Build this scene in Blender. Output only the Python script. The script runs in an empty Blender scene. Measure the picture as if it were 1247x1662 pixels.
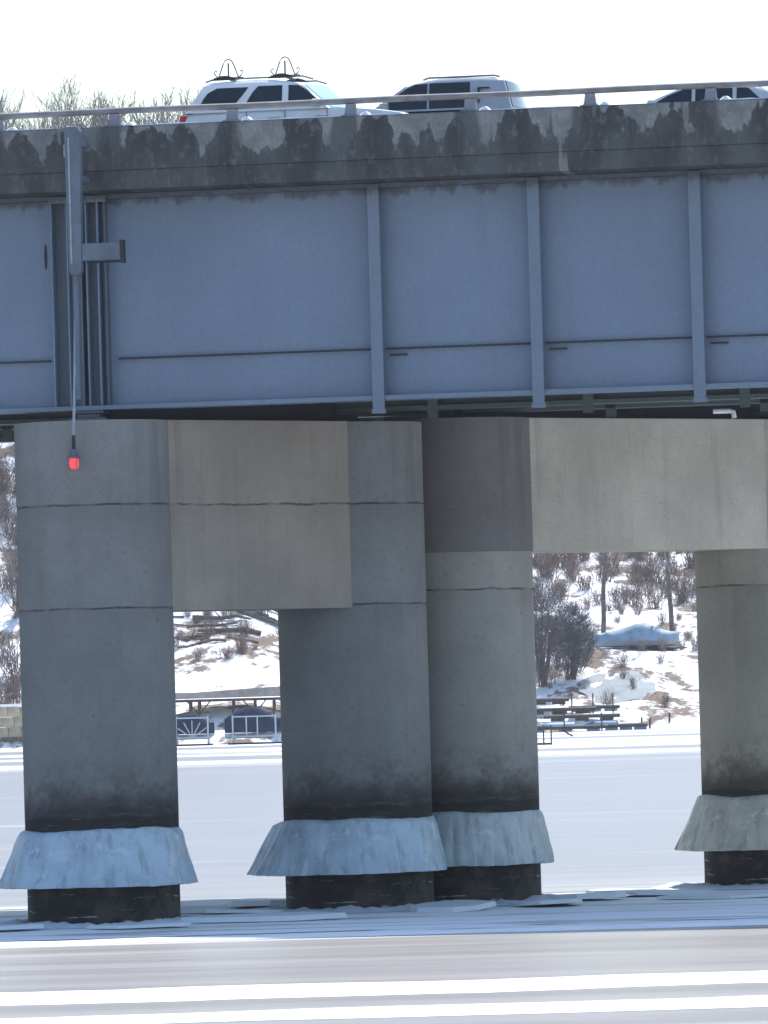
import bpy, bmesh, math, random
from mathutils import Vector, Matrix, noise as mnoise

random.seed(7)
HAZE = 0.0001
R = math.radians
scene = bpy.context.scene
col = scene.collection

# ------------------------------------------------------------------ camera
cam_d = bpy.data.cameras.new('camera')
cam_d.sensor_fit = 'HORIZONTAL'
cam_d.sensor_width = 36.0
cam_d.lens = 355.7
cam_d.clip_start = 1.0
cam_d.clip_end = 6000.0
cam = bpy.data.objects.new('camera', cam_d)
col.objects.link(cam)
cam.matrix_world = (Matrix.Translation((0, 0, 4.25)) @ Matrix.Rotation(R(90 + 1.309), 4, 'X')
                    @ Matrix.Rotation(-0.028, 4, 'Z'))
scene.camera = cam

# ------------------------------------------------------------------ sky, sun, exposure
SUN_EL, SUN_AZ = R(58), R(20)          # azimuth measured from +Y towards +X
world = bpy.data.worlds.new('World')
scene.world = world
world.use_nodes = True
wn = world.node_tree
sky = wn.nodes.new('ShaderNodeTexSky')
sky.sky_type = 'NISHITA'
sky.sun_disc = False
sky.sun_elevation = SUN_EL
sky.sun_rotation = SUN_AZ
sky.air_density = 1.3
sky.dust_density = 0.8
sky.ozone_density = 3.0
bg = wn.nodes['Background']
bg.inputs['Strength'].default_value = 0.15
wn.links.new(sky.outputs[0], bg.inputs['Color'])
sun_d = bpy.data.lights.new('sun', 'SUN')
sun_d.energy = 4.0
sun_d.angle = R(0.53)
sun_d.color = (1.0, 0.96, 0.91)
sun = bpy.data.objects.new('sun', sun_d)
col.objects.link(sun)
sv = Vector((math.sin(SUN_AZ) * math.cos(SUN_EL), math.cos(SUN_AZ) * math.cos(SUN_EL), math.sin(SUN_EL)))
sun.rotation_euler = sv.to_track_quat('Z', 'Y').to_euler()
sun.location = (40, 180, 120)
scene.view_settings.view_transform = 'Standard'
scene.view_settings.look = 'None'
scene.view_settings.exposure = 0.55
scene.view_settings.gamma = 1.0
scene.view_settings.use_curve_mapping = False
scene.render.engine = 'CYCLES'
scene.cycles.max_bounces = 8
scene.cycles.diffuse_bounces = 5

# ------------------------------------------------------------------ helpers
class MB:
    """collects faces for one mesh"""
    def __init__(self):
        self.v, self.f = [], []
    def box(self, x0, x1, y0, y1, z0, z1):
        b = len(self.v)
        self.v += [(x0, y0, z0), (x1, y0, z0), (x1, y1, z0), (x0, y1, z0),
                   (x0, y0, z1), (x1, y0, z1), (x1, y1, z1), (x0, y1, z1)]
        self.f += [(b, b+3, b+2, b+1), (b+4, b+5, b+6, b+7), (b, b+1, b+5, b+4),
                   (b+1, b+2, b+6, b+5), (b+2, b+3, b+7, b+6), (b+3, b, b+4, b+7)]
        return self
    def prism(self, pts, y0, y1):
        """side outline (x, z) listed once, swept from y0 to y1"""
        b, n = len(self.v), len(pts)
        self.v += [(x, y0, z) for x, z in pts] + [(x, y1, z) for x, z in pts]
        self.f.append(tuple(b + i for i in range(n)))
        self.f.append(tuple(b + n + i for i in reversed(range(n))))
        for i in range(n):
            j = (i + 1) % n
            self.f.append((b + i, b + n + i, b + n + j, b + j))
        return self
    def tube(self, pts, rad, n=8, cap=True):
        rads = rad if isinstance(rad, (list, tuple)) else [rad] * len(pts)
        pts = [Vector(p) for p in pts]
        b0 = len(self.v)
        for i, p in enumerate(pts):
            d = (pts[min(i+1, len(pts)-1)] - pts[max(i-1, 0)]).normalized()
            a = Vector((0, 0, 1)) if abs(d.z) < .9 else Vector((1, 0, 0))
            s = d.cross(a).normalized(); t = s.cross(d)
            for k in range(n):
                q = 2 * math.pi * k / n
                self.v.append(tuple(p + rads[i] * (math.cos(q) * s + math.sin(q) * t)))
        for i in range(len(pts) - 1):
            for k in range(n):
                a, c = b0 + i*n + k, b0 + i*n + (k+1) % n
                self.f.append((a, c, c + n, a + n))
        if cap:
            self.f.append(tuple(b0 + k for k in reversed(range(n))))
            self.f.append(tuple(b0 + (len(pts)-1)*n + k for k in range(n)))
        return self
    def lathe(self, prof, n=64, c=(0, 0), fr=None, fz=None):
        """prof: (r, z) from top to bottom; fr/fz(theta, row) offsets"""
        b = len(self.v)
        for i, (r, z) in enumerate(prof):
            for k in range(n):
                q = 2 * math.pi * k / n
                rr = r + (fr(q, i) if fr else 0)
                self.v.append((c[0] + rr*math.cos(q), c[1] + rr*math.sin(q), z + (fz(q, i) if fz else 0)))
        for i in range(len(prof) - 1):
            for k in range(n):
                a, d = b + i*n + k, b + i*n + (k+1) % n
                self.f.append((a, a + n, d + n, d))
        self.f.append(tuple(b + k for k in range(n)))
        self.f.append(tuple(b + (len(prof)-1)*n + k for k in reversed(range(n))))
        return self
    def mesh(self, name, mat, smooth=False, bevel=0.0, seg=2):
        me = bpy.data.meshes.new(name)
        me.from_pydata(self.v, [], self.f)
        bm = bmesh.new(); bm.from_mesh(me)
        bmesh.ops.recalc_face_normals(bm, faces=bm.faces)
        if bevel:
            bmesh.ops.bevel(bm, geom=list(bm.edges), offset=bevel, segments=seg, profile=.6, affect='EDGES', clamp_overlap=True)
        bm.to_mesh(me); bm.free()
        me.materials.append(mat)
        if smooth:
            me.polygons.foreach_set('use_smooth', [True] * len(me.polygons))
            try:
                me.set_sharp_from_angle(angle=R(38))
            except Exception:
                pass
        me.update()
        return me
    def build(self, name, mat, parent=None, smooth=False, bevel=0.0, seg=2):
        o = bpy.data.objects.new(name, self.mesh(name, mat, smooth, bevel, seg))
        col.objects.link(o)
        o.parent = parent
        return o

def tag(o, label=None, cat=None, group=None, kind=None):
    if label: o['label'] = label
    if cat: o['category'] = cat
    if group: o['group'] = group
    if kind: o['kind'] = kind
    return o

def empty(name, loc=(0, 0, 0), rz=0.0):
    o = bpy.data.objects.new(name, None)
    col.objects.link(o)
    o.location = loc
    o.rotation_euler = (0, 0, rz)
    o.empty_display_size = .3
    return o

def copy_tree(o, parent=None):
    c = o.copy(); col.objects.link(c); c.parent = parent
    for ch in list(o.children):
        copy_tree(ch, c)
    return c

def put(name, me, parent=None):
    o = bpy.data.objects.new(name, me); col.objects.link(o); o.parent = parent
    return o

# ------------------------------------------------------------------ materials
class NT:
    """small node-tree helper; sockets are passed around"""
    def __init__(self, name):
        self.m = bpy.data.materials.new(name); self.m.use_nodes = True
        self.t = self.m.node_tree
        self.bsdf = self.t.nodes['Principled BSDF']
        self._oc = None
    def n(self, typ, **kw):
        nd = self.t.nodes.new(typ)
        for k, v in kw.items(): setattr(nd, k, v)
        return nd
    def link(self, a, b): self.t.links.new(a, b)
    def setin(self, sock, v):
        if isinstance(v, bpy.types.NodeSocket): self.link(v, sock)
        elif isinstance(v, (tuple, list)) and len(v) == 3 and sock.type == 'RGBA': sock.default_value = (*v, 1)
        else: sock.default_value = v
    @property
    def oc(self):
        if self._oc is None:
            self._oc = self.n('ShaderNodeTexCoord').outputs['Object']
        return self._oc
    def xyz(self, v=None):
        s = self.n('ShaderNodeSeparateXYZ'); self.link(v or self.oc, s.inputs[0]); return s.outputs
    def vec(self, x, y, z):
        c = self.n('ShaderNodeCombineXYZ')
        for i, q in enumerate((x, y, z)): self.setin(c.inputs[i], q)
        return c.outputs[0]
    def scale(self, s, v=None):
        m = self.n('ShaderNodeVectorMath', operation='MULTIPLY'); self.link(v or self.oc, m.inputs[0])
        m.inputs[1].default_value = s; return m.outputs[0]
    def noise(self, sc, detail=4, rough=.55, v=None, dist=0):
        q = self.n('ShaderNodeTexNoise'); self.link(v or self.oc, q.inputs['Vector'])
        q.inputs['Scale'].default_value = sc; q.inputs['Detail'].default_value = detail
        q.inputs['Roughness'].default_value = rough; q.inputs['Distortion'].default_value = dist
        return q.outputs['Fac']
    def math(self, op, a, b=0.0, c=None, clamp=False):
        m = self.n('ShaderNodeMath', operation=op); m.use_clamp = clamp
        self.setin(m.inputs[0], a); self.setin(m.inputs[1], b)
        if c is not None: self.setin(m.inputs[2], c)
        return m.outputs[0]
    def ramp(self, v, a, b, lo=0.0, hi=1.0, smooth=True):
        m = self.n('ShaderNodeMapRange'); m.interpolation_type = 'SMOOTHSTEP' if smooth else 'LINEAR'
        m.clamp = True
        self.setin(m.inputs['Value'], v)
        m.inputs['From Min'].default_value = a; m.inputs['From Max'].default_value = b
        m.inputs['To Min'].default_value = lo; m.inputs['To Max'].default_value = hi
        return m.outputs['Result']
    def mix(self, f, a, b, typ='MIX'):
        m = self.n('ShaderNodeMix', data_type='RGBA', blend_type=typ)
        self.setin(m.inputs['Factor'], f); self.setin(m.inputs['A'], a); self.setin(m.inputs['B'], b)
        # the RGBA sockets
        for s in m.inputs:
            if s.type == 'RGBA' and s.name in ('A', 'B'):
                val = a if s.name == 'A' else b
                if isinstance(val, bpy.types.NodeSocket):
                    if not s.is_linked: self.link(val, s)
                else: s.default_value = (*val, 1)
        return [o for o in m.outputs if o.type == 'RGBA'][0]
    def bump(self, h, strength=.3, dist=.02):
        b = self.n('ShaderNodeBump'); b.inputs['Strength'].default_value = strength
        b.inputs['Distance'].default_value = dist; self.link(h, b.inputs['Height'])
        self.link(b.outputs[0], self.bsdf.inputs['Normal'])
    def out(self, color, rough=.8, spec=.5, metal=0.0):
        self.setin(self.bsdf.inputs['Base Color'], color)
        self.setin(self.bsdf.inputs['Roughness'], rough)
        self.bsdf.inputs['Specular IOR Level'].default_value = spec
        self.bsdf.inputs['Metallic'].default_value = metal
        return self.m

def plain(name, c, rough=.6, var=.18, sc=6.0, spec=.4, metal=0.0, bump=0.0):
    t = NT(name)
    f = t.noise(sc, 5, .6)
    k = tuple(x * (1 - var) for x in c); h = tuple(min(1, x * (1 + var)) for x in c)
    cc = t.mix(t.ramp(f, .3, .7), k, h)
    if bump: t.bump(t.noise(sc * 6, 4), bump, .01)
    return t.out(cc, rough, spec, metal)

def mat_concrete(name, base, joints=(), warm=0.0, wet=True, panels=0):
    t = NT(name); X, Y, Z = t.xyz()
    big = t.noise(.55, 5, .6)
    mid = t.noise(2.3, 6, .65)
    fine = t.noise(14, 5, .7)
    streak = t.noise(1.0, 5, .65, v=t.scale((3.2, 3.2, .22)))
    d = tuple(b * .86 for b in base); l = tuple(min(1, b * 1.1) for b in base)
    c = t.mix(t.ramp(big, .32, .68), d, l)
    c = t.mix(t.math('MULTIPLY', t.ramp(streak, .48, .72), .28), c, tuple(b * .66 for b in base))
    c = t.mix(t.math('MULTIPLY', t.ramp(mid, .55, .75), .22), c, (base[0]*1.25, base[1]*1.2, base[2]*1.1))
    c = t.mix(t.math('MULTIPLY', t.ramp(fine, .52, .68), .38), c, tuple(b * .5 for b in base))
    if panels:                                   # tone shift from one form board to the next
        fl = t.math('FLOOR', t.math('DIVIDE', X, panels))
        wn_ = t.n('ShaderNodeTexWhiteNoise', noise_dimensions='1D'); t.link(fl, wn_.inputs['W'])
        c = t.mix(t.ramp(wn_.outputs['Value'], 0, 1, 0, .14), c, tuple(b * .62 for b in base))
        fr_ = t.math('PINGPONG', X, panels / 2)
        seam = t.math('MULTIPLY', t.ramp(fr_, 0, .03, .16, 0), t.ramp(mid, .4, .6))
        c = t.mix(seam, c, tuple(b * .45 for b in base))
    holes = t.ramp(t.noise(8.0, 3, .6), .715, .75)
    c = t.mix(t.math('MULTIPLY', holes, .75), c, (.05, .048, .045))
    leak = t.math('MULTIPLY', t.ramp(t.noise(1.0, 4, .6, v=t.scale((1.1, 1.1, .07))), .58, .70), t.ramp(Z, 5.5, 9.2, 0, .5))
    c = t.mix(leak, c, tuple(b * .42 for b in base))
    # form panel tone changes, each lift of concrete a little different
    for j in joints:
        dz = t.math('ABSOLUTE', t.math('SUBTRACT', t.math('ADD', Z, t.math('MULTIPLY', t.math('SUBTRACT', mid, .5), .13)), j))
        line = t.ramp(dz, .008, .028, .8, 0)
        brk = t.ramp(t.noise(1.7, 4, .7), .38, .58, .15, 1)
        c = t.mix(t.math('MULTIPLY', line, brk), c, (.035, .035, .035))
        soft = t.math('MULTIPLY', t.ramp(t.math('SUBTRACT', j, Z), 0, .5, .16, 0), t.ramp(t.math('SUBTRACT', Z, j), -.001, .0, 1, 0))
        c = t.mix(soft, c, tuple(b * .5 for b in base))
    if wet:
        zz = t.math('ADD', Z, t.math('MULTIPLY', t.math('SUBTRACT', t.noise(1.3, 5, .65), .5), .9))
        band = t.ramp(zz, 2.0, 2.65, 1, 0)
        c = t.mix(t.math('MULTIPLY', band, .93), c, (.020, .019, .019))
        brown = t.math('MULTIPLY', t.ramp(zz, 2.3, 3.3, 1, 0), t.ramp(t.noise(2.1, 5, .65), .4, .6))
        c = t.mix(t.math('MULTIPLY', brown, .6), c, (.062, .052, .045))
        tide = t.math('MULTIPLY', t.ramp(t.math('ADD', Z, t.math('MULTIPLY', t.math('SUBTRACT', mid, .5), .12)), 1.94, 2.02, 1, 0), t.ramp(Z, 1.6, 1.7))
        c = t.mix(t.math('MULTIPLY', tide, .7), c, (.016, .016, .018))
        rim = t.math('MULTIPLY', t.ramp(t.noise(3.5, 4, .6, v=t.scale((.5, .5, 4))), .55, .68), t.ramp(zz, 2.0, 2.2, 1, 0))
        c = t.mix(t.math('MULTIPLY', rim, .35), c, (.2, .19, .18))
        low = t.ramp(Z, .75, .95, 1, 0)
        c = t.mix(low, c, t.mix(t.ramp(mid, .42, .62), (.010, .010, .012), (.05, .042, .036)))
        fr = t.noise(1.6, 5, .6, v=t.scale((.6, .6, 7)))
        frost = t.math('MULTIPLY', t.ramp(fr, .62, .7), t.ramp(Z, .6, .75, 1, 0))
        c = t.mix(t.math('MULTIPLY', frost, .7), c, (.5, .55, .6))
    t.bump(t.math('ADD', t.math('MULTIPLY', fine, .5), mid), .25, .02)
    rough = t.ramp(Z, .7, 1.0, .75, .9) if wet else .9
    return t.out(c, rough, .3)

POST0, POSTS = .81, 2.212
def mat_fascia():
    """weathered parapet: pale top band, ragged dark wash below, dark wash under each post"""
    t = NT('weathered_fascia_concrete'); X, Y, Z = t.xyz()
    n1 = t.noise(1.0, 2, .5, v=t.vec(t.math('MULTIPLY', X, 1.5), Y, t.math('MULTIPLY', Z, .5)))
    n2 = t.noise(1.0, 3, .55, v=t.vec(t.math('MULTIPLY', X, 4.2), Y, t.math('MULTIPLY', Z, 2.2)))
    n3 = t.noise(1.0, 5, .7, v=t.vec(t.math('MULTIPLY', X, 22), Y, t.math('MULTIPLY', Z, 1.6)))
    fine = t.noise(16, 5, .7)
    mid = t.noise(3.2, 5, .6)
    edge = t.math('ADD', t.math('MULTIPLY', t.math('SUBTRACT', t.ramp(n1, .43, .57), .5), .50), t.math('MULTIPLY', t.math('SUBTRACT', t.ramp(n2, .35, .65), .5), .30))
    zz = t.math('ADD', Z, edge)
    dark = t.ramp(zz, 14.29, 14.40, 1, 0)
    px = t.math('SUBTRACT', t.math('PINGPONG', t.math('SUBTRACT', X, POST0 - .07), POSTS / 2), t.math('MULTIPLY', t.math('SUBTRACT', n1, .5), .3))
    wid = t.math('ADD', t.math('MULTIPLY', t.math('SUBTRACT', 14.63, Z), .14), .19)
    pd = t.math('SUBTRACT', t.math('ADD', px, t.math('MULTIPLY', t.math('SUBTRACT', n2, .5), .12)), wid)
    dark = t.math('MAXIMUM', dark, t.ramp(pd, -.07, .05, .9, 0))
    pale = t.mix(t.ramp(mid, .3, .7), (.14, .146, .151), (.225, .231, .236))
    pale = t.mix(t.math('MULTIPLY', t.ramp(n3, .5, .7), .45), pale, (.1, .1, .098))
    dk = t.mix(t.ramp(n1, .35, .65), (.034, .037, .04), (.072, .077, .081))
    pale = t.mix(t.math('MULTIPLY', t.ramp(fine, .5, .66), .4), pale, (.09, .092, .095))
    dk = t.mix(t.math('MULTIPLY', t.ramp(n3, .52, .72), .5), dk, (.14, .142, .142))
    dk = t.mix(t.math('MULTIPLY', t.ramp(t.noise(1.0, 5, .7, v=t.vec(t.math('MULTIPLY', X, 5), Y, t.math('MULTIPLY', Z, 3.5))), .52, .66), .6), dk, (.125, .128, .13))
    dk = t.mix(t.math('MULTIPLY', t.ramp(fine, .55, .7), .4), dk, (.03, .03, .03))
    c = t.mix(t.math('MULTIPLY', dark, .93), pale, dk)
    lime = t.math('MULTIPLY', t.ramp(t.noise(1.0, 2, .5, v=t.vec(t.math('MULTIPLY', X, 3.1), 7.0, t.math('MULTIPLY', Z, .55))), .70, .74), t.ramp(Z, 13.9, 14.05, 1, 0))
    c = t.mix(t.math('MULTIPLY', lime, .4), c, (.34, .34, .32))
    t.bump(t.math('ADD', fine, mid), .3, .02)
    return t.out(c, .92, .25)

def mat_paint(name, base, dirt=.25):
    t = NT(name); X, Y, Z = t.xyz()
    big = t.noise(.35, 4, .6); mid = t.noise(2.6, 6, .65); fine = t.noise(45, 3, .7)
    st = t.noise(1.0, 5, .6, v=t.scale((2.6, 2.6, .18)))
    c = t.mix(t.ramp(big, .3, .7), tuple(b*.9 for b in base), tuple(b*1.1 for b in base))
    c = t.mix(t.math('MULTIPLY', t.ramp(mid, .5, .75), .3), c, (base[0]*1.18, base[1]*1.06, base[2]*.92))
    c = t.mix(t.math('MULTIPLY', t.ramp(st, .5, .75), dirt), c, (base[0]*.62, base[1]*.58, base[2]*.55))
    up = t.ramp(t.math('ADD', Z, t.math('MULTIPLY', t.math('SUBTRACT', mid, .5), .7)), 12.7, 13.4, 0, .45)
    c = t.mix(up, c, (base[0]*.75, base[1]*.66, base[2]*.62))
    c = t.mix(t.ramp(fine, .35, .65, .0, .22), c, tuple(b*1.35 for b in base))
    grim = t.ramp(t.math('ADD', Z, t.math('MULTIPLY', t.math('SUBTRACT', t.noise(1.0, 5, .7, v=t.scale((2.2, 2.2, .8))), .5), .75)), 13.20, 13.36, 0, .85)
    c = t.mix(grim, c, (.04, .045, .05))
    spk = t.ramp(t.noise(11, 4, .75), .42, .62, 0, .3)
    c = t.mix(spk, c, tuple(b*.78 for b in base))
    t.bump(t.math('ADD', t.math('MULTIPLY', mid, 2.0), t.math('MULTIPLY', fine, .15)), .12, .02)
    return t.out(c, .55, .4)

def mat_ice_lake():
    """bare grey lake ice, beige and slushy near the bridge, with wind-blown snow streaks"""
    t = NT('lake_ice_surface'); X, Y, Z = t.xyz()
    a = t.noise(1.0, 6, .62, v=t.scale((.012, .10, 1)))
    b = t.noise(1.0, 5, .6, v=t.scale((.05, .42, 1)))
    e = t.noise(1.0, 6, .65, v=t.scale((.3, 1.7, 1)))
    g = t.noise(1.0, 4, .6, v=t.scale((.006, .035, 1)))
    yy = t.math('ADD', Y, t.math('MULTIPLY', t.math('SUBTRACT', a, .5), 6))
    near = t.ramp(yy, 150, 175, 1, 0)
    ice = t.mix(t.ramp(b, .35, .65), (.192, .188, .198), (.218, .213, .222))
    slush = t.mix(t.ramp(b, .38, .62), (.225, .216, .211), (.295, .285, .278))
    c = t.mix(near, ice, slush)
    c = t.mix(t.math('MULTIPLY', t.ramp(e, .5, .68), .2), c, (.2, .19, .18))
    snow = t.ramp(t.math('ADD', t.math('MULTIPLY', a, .6), t.math('MULTIPLY', b, .4)), .56, .62)
    snow = t.math('MULTIPLY', snow, t.ramp(yy, 150, 200,   .10, .18))
    snow = t.math('MAXIMUM', snow, t.ramp(yy, 88, 94, .95, 0))  # unseen snow cover on the near ice, added to bounce light
    farw = t.math('MULTIPLY', t.ramp(yy, 380, 470), t.ramp(g, .42, .6))
    snow = t.math('MAXIMUM', snow, farw)
    # under the bridge wind has left a thin cover of snow between the piers
    ub = t.math('MULTIPLY', t.ramp(yy, 127.5, 130, 0, 1), t.ramp(yy, 148, 156, 1, 0))
    snow = t.math('MAXIMUM', snow, t.math('MULTIPLY', ub, t.ramp(t.noise(1.0, 5, .6, v=t.scale((.16, .6, 1))), .36, .5, .35, 1)))
    c = t.mix(snow, c, (.84, .86, .88))
    wob = t.math('ADD', Y, t.math('ADD', t.math('MULTIPLY', t.math('SUBTRACT', t.noise(1.0, 5, .6, v=t.scale((.12, 0, 0))), .5), 3.0), t.math('MULTIPLY', X, -.12)))
    for yc, hw in ((152.0, .55), (147.2, .25), (132.2, .35)):      # dark wet cracks running along the bridge
        ck = t.ramp(t.math('ABSOLUTE', t.math('SUBTRACT', wob, yc)), hw*.5, hw, .85, 0)
        ck = t.math('MULTIPLY', ck, t.ramp(t.noise(1.0, 4, .6, v=t.scale((.22, .3, 1))), .38, .5))
        c = t.mix(ck, c, (.05, .055, .065))
    t.bump(t.math('ADD', t.math('ADD', e, b), t.noise(2.2, 5, .7)), .5, .05)
    return t.out(c, t.ramp(snow, 0, 1, .42, .9), .25)

def mat_snow(name='packed_snow', tint=(.86, .88, .9), patch=0.0):
    t = NT(name)
    f = t.noise(.9, 5, .6); k = t.noise(9, 5, .65)
    c = t.mix(t.ramp(f, .3, .7), tuple(x*.93 for x in tint), tint)
    if patch:
        a = t.noise(.11, 7, .7, dist=.6); b2 = t.noise(.7, 6, .7, v=t.scale((.6, .35, 1)))
        m = t.math('ADD', t.math('MULTIPLY', a, .55), t.math('MULTIPLY', b2, .45))
        c = t.mix(t.ramp(m, .485, .545), c, t.mix(t.ramp(k, .35, .65), (.09, .065, .05), (.24, .18, .135)))
    t.bump(t.math('ADD', f, t.math('MULTIPLY', k, .3)), .5, .06)
    return t.out(c, .85, .25)

def mat_collar(name, tint):
    t = NT(name); X, Y, Z = t.xyz()
    st = t.noise(1.0, 5, .6, v=t.scale((4.5, 4.5, .5)))
    m = t.noise(1.6, 5, .6); f = t.noise(18, 4, .65)
    c = t.mix(t.ramp(m, .3, .7), tuple(x*.74 for x in tint), tint)
    c = t.mix(t.math('MULTIPLY', t.ramp(st, .50, .66), .6), c, tuple(x*.45 for x in tint))
    c = t.mix(t.math('MULTIPLY', t.ramp(f, .54, .68), .35), c, tuple(min(1, x*1.25) for x in tint))
    c = t.mix(t.math('MULTIPLY', t.ramp(t.noise(2.4, 4, .6), .58, .68), .35), c, (.75, .78, .8))
    t.bump(t.math('ADD', st, t.math('MULTIPLY', f, .25)), .35, .04)
    s = t.out(c, t.ramp(m, .3, .7, .35, .6), .4)
    t.bsdf.inputs['Subsurface Weight'].default_value = .15
    t.bsdf.inputs['Subsurface Radius'].default_value = (.05, .09, .14)
    return s

M = {}
M['girder'] = mat_paint('blue_grey_girder_paint', (.140, .188, .268))
M['girder_shade'] = mat_paint('girder_paint_shade_tone', (.085, .112, .15), .4)  # darker girder tone that paints shade into bearing recesses and stem sides
M['girder_back'] = mat_paint('green_grey_girder_paint', (.075, .105, .10), .4)  # green-grey, darkened so the shade under the deck sits in its colour
M['girder_stiff'] = mat_paint('greyer_stiffener_paint', (.128, .168, .232), .4)
M['fascia'] = mat_fascia()
M['slab'] = mat_concrete('deck_slab_concrete', (.12, .12, .118), wet=False)
M['conc1'] = mat_concrete('column_concrete', (.197, .199, .201), joints=(7.70, 5.80))
M['conc2'] = mat_concrete('column_concrete_second_frame', (.285, .268, .232), joints=(6.05,))
M['head'] = mat_concrete('darker_column_head', (.17, .158, .158), wet=False)  # darker tone than the column below it, with a sharp lower edge
M['conc3'] = mat_concrete('column_concrete_pale', (.285, .275, .255), joints=(6.05,))
M['beam1'] = mat_concrete('cap_beam_concrete', (.295, .264, .228), joints=(7.70,), wet=False, panels=1.35)
M['beam2'] = mat_concrete('cap_beam_concrete_second_frame', (.445, .412, .355), wet=False, panels=.95)
M['rail'] = plain('weathered_aluminium_rail', (.185, .183, .195), .6, .25, 3)
M['post'] = plain('weathered_aluminium_post', (.17, .185, .225), .6, .25, 4)
M['galv'] = plain('blue_grey_bracket_steel', (.10, .128, .17), .6, .15, 2.5)
M['conduit'] = plain('pale_conduit', (.25, .30, .36), .5, .15, 8)
M['black'] = plain('black_rubber', (.018, .018, .02), .6, .2, 10)
M['dark'] = plain('dark_steel_gap_shade', (.02, .025, .035), .7, .2, 10)  # near-black steel; also paints the shade of slots and gaps
M['asphalt'] = plain('asphalt', (.05, .05, .052), .9, .2, 8)
M['ice'] = mat_ice_lake()
M['snow'] = mat_snow()
M['hill'] = mat_snow('snowy_hillside', (.86, .87, .89), patch=1.0)
M['collar'] = mat_collar('frozen_collar_ice', (.46, .57, .67))
M['collar_grey'] = mat_collar('grey_collar_ice', (.47, .54, .56))
M['collar_warm'] = mat_collar('warm_grey_collar_ice', (.47, .48, .43))
M['shelf'] = mat_snow('rough_shelf_ice', (.62, .68, .74))
M['bark'] = plain('grey_brown_bark', (.12, .098, .09), .9, .35, 3, bump=.3)
M['twig'] = plain('grey_brown_twigs', (.21, .195, .195), .9, .3, 2)
M['brush'] = plain('red_brown_brush_twigs', (.22, .165, .15), .9, .35, 2)
M['ever'] = plain('blue_grey_thicket_twigs', (.085, .088, .105), .85, .4, 1.5)
M['tan'] = plain('tan_retaining_wall_stone', (.36, .31, .22), .9, .3, 1.2, bump=.3)
M['roofing'] = plain('weathered_dock_boards', (.34, .31, .28), .9, .2, 1.5)
M['timber'] = plain('dark_dock_timber', (.07, .055, .05), .9, .3, 2)
M['navy'] = plain('navy_boat_cover', (.016, .028, .068), .95, .35, 1.2, spec=.08)
M['tarp'] = plain('pale_blue_tarpaulin', (.22, .33, .44), .6, .25, .8)
M['alum'] = plain('pale_aluminium_frame', (.36, .42, .47), .45, .1, 3)
M['blueplastic'] = plain('blue_float_plastic', (.12, .25, .45), .5, .2, 2)

def paint(name, c, rough=.28, metal=.0):
    t = NT(name)
    f = t.noise(3, 4, .6)
    m = t.out(t.mix(t.ramp(f, .3, .7), tuple(x*.9 for x in c), c), t.ramp(f, .3, .8, rough, rough + .2), .5, metal)
    t.bsdf.inputs['Coat Weight'].default_value = .5
    return m
M['white_car'] = paint('white_car_paint', (.74, .76, .8))
M['dark_car'] = paint('dark_navy_car_paint', (.012, .016, .028))
M['silver_car'] = paint('silver_car_paint', (.36, .40, .46))
M['pale_car'] = paint('pale_grey_car_paint', (.6, .63, .68))
M['glass'] = plain('dark_tinted_glass', (.012, .018, .03), .12, .2, 2, spec=.5)
M['shield'] = plain('painted_backlit_windscreen', (.42, .66, .6), .12, .1, 2, spec=.5)  # opaque pale green; light showing through the glass is put into the colour
M['red'] = plain('red_lamp_plastic', (.5, .02, .02), .3, .1, 4)
M['amber'] = plain('amber_lamp_plastic', (.8, .4, .06), .3, .1, 4)
M['lampglass'] = plain('clear_lamp_plastic', (.7, .72, .75), .2, .1, 4)
tl = NT('lit_red_beacon'); tl.out((.75, .05, .05), .35, .5)
tl.bsdf.inputs['Emission Color'].default_value = (1, .09, .09, 1)
tl.bsdf.inputs['Emission Strength'].default_value = .45
M['beacon'] = tl.m

# ------------------------------------------------------------------ setting: lake, hillside
def shore(x):
    s = min(1, max(0, (x + 12) / 24)); s = s*s*(3 - 2*s)
    return 594 + 40*s + 4*mnoise.noise((x*.03, 3.1, 0))
def ground(x, d):
    s = d - shore(x)
    if s < 0: return max(-1.2, s * .12)
    z = .17*min(s, 110) + 1.1*min(1, s/5.0)
    q = min(1, max(0, (s - 12)/95)); q = q*q*(3 - 2*q)
    z += 31*q*math.exp(-((x + 38)/34)**2)
    z += 6*q*math.exp(-((x - 60)/40)**2)
    amp = min(1, s/12)
    z += amp*(1.5*mnoise.noise((x*.06, d*.06, 0)) + .6*mnoise.noise((x*.21, d*.21, 5)) + .25*mnoise.noise((x*.6, d*.5, 9)))
    return z

m = MB()
m.v = [(-420, -200, 0), (420, -200, 0), (420, 640, 0), (-420, 640, 0)]; m.f = [(0, 1, 2, 3)]
tag(m.build('lake_ice', M['ice']), kind='structure')

m = MB()
xs = [-420, -330, -250, -200, -160, -130, -110] + [-95 + 1.6*i for i in range(119)] + [110, 130, 160, 200, 250, 330, 420]
ds = [570, 580] + [586 + 1.6*i for i in range(94)] + [740, 746, 755, 770, 800, 860]
for d in ds:
    for x in xs: m.v.append((x, d, ground(x, d)))
nx = len(xs)
for j in range(len(ds)-1):
    for i in range(nx-1):
        a = j*nx + i; m.f.append((a, a+1, a+1+nx, a+nx))
tag(m.build('hillside', M['hill'], smooth=True), kind='structure')

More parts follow.
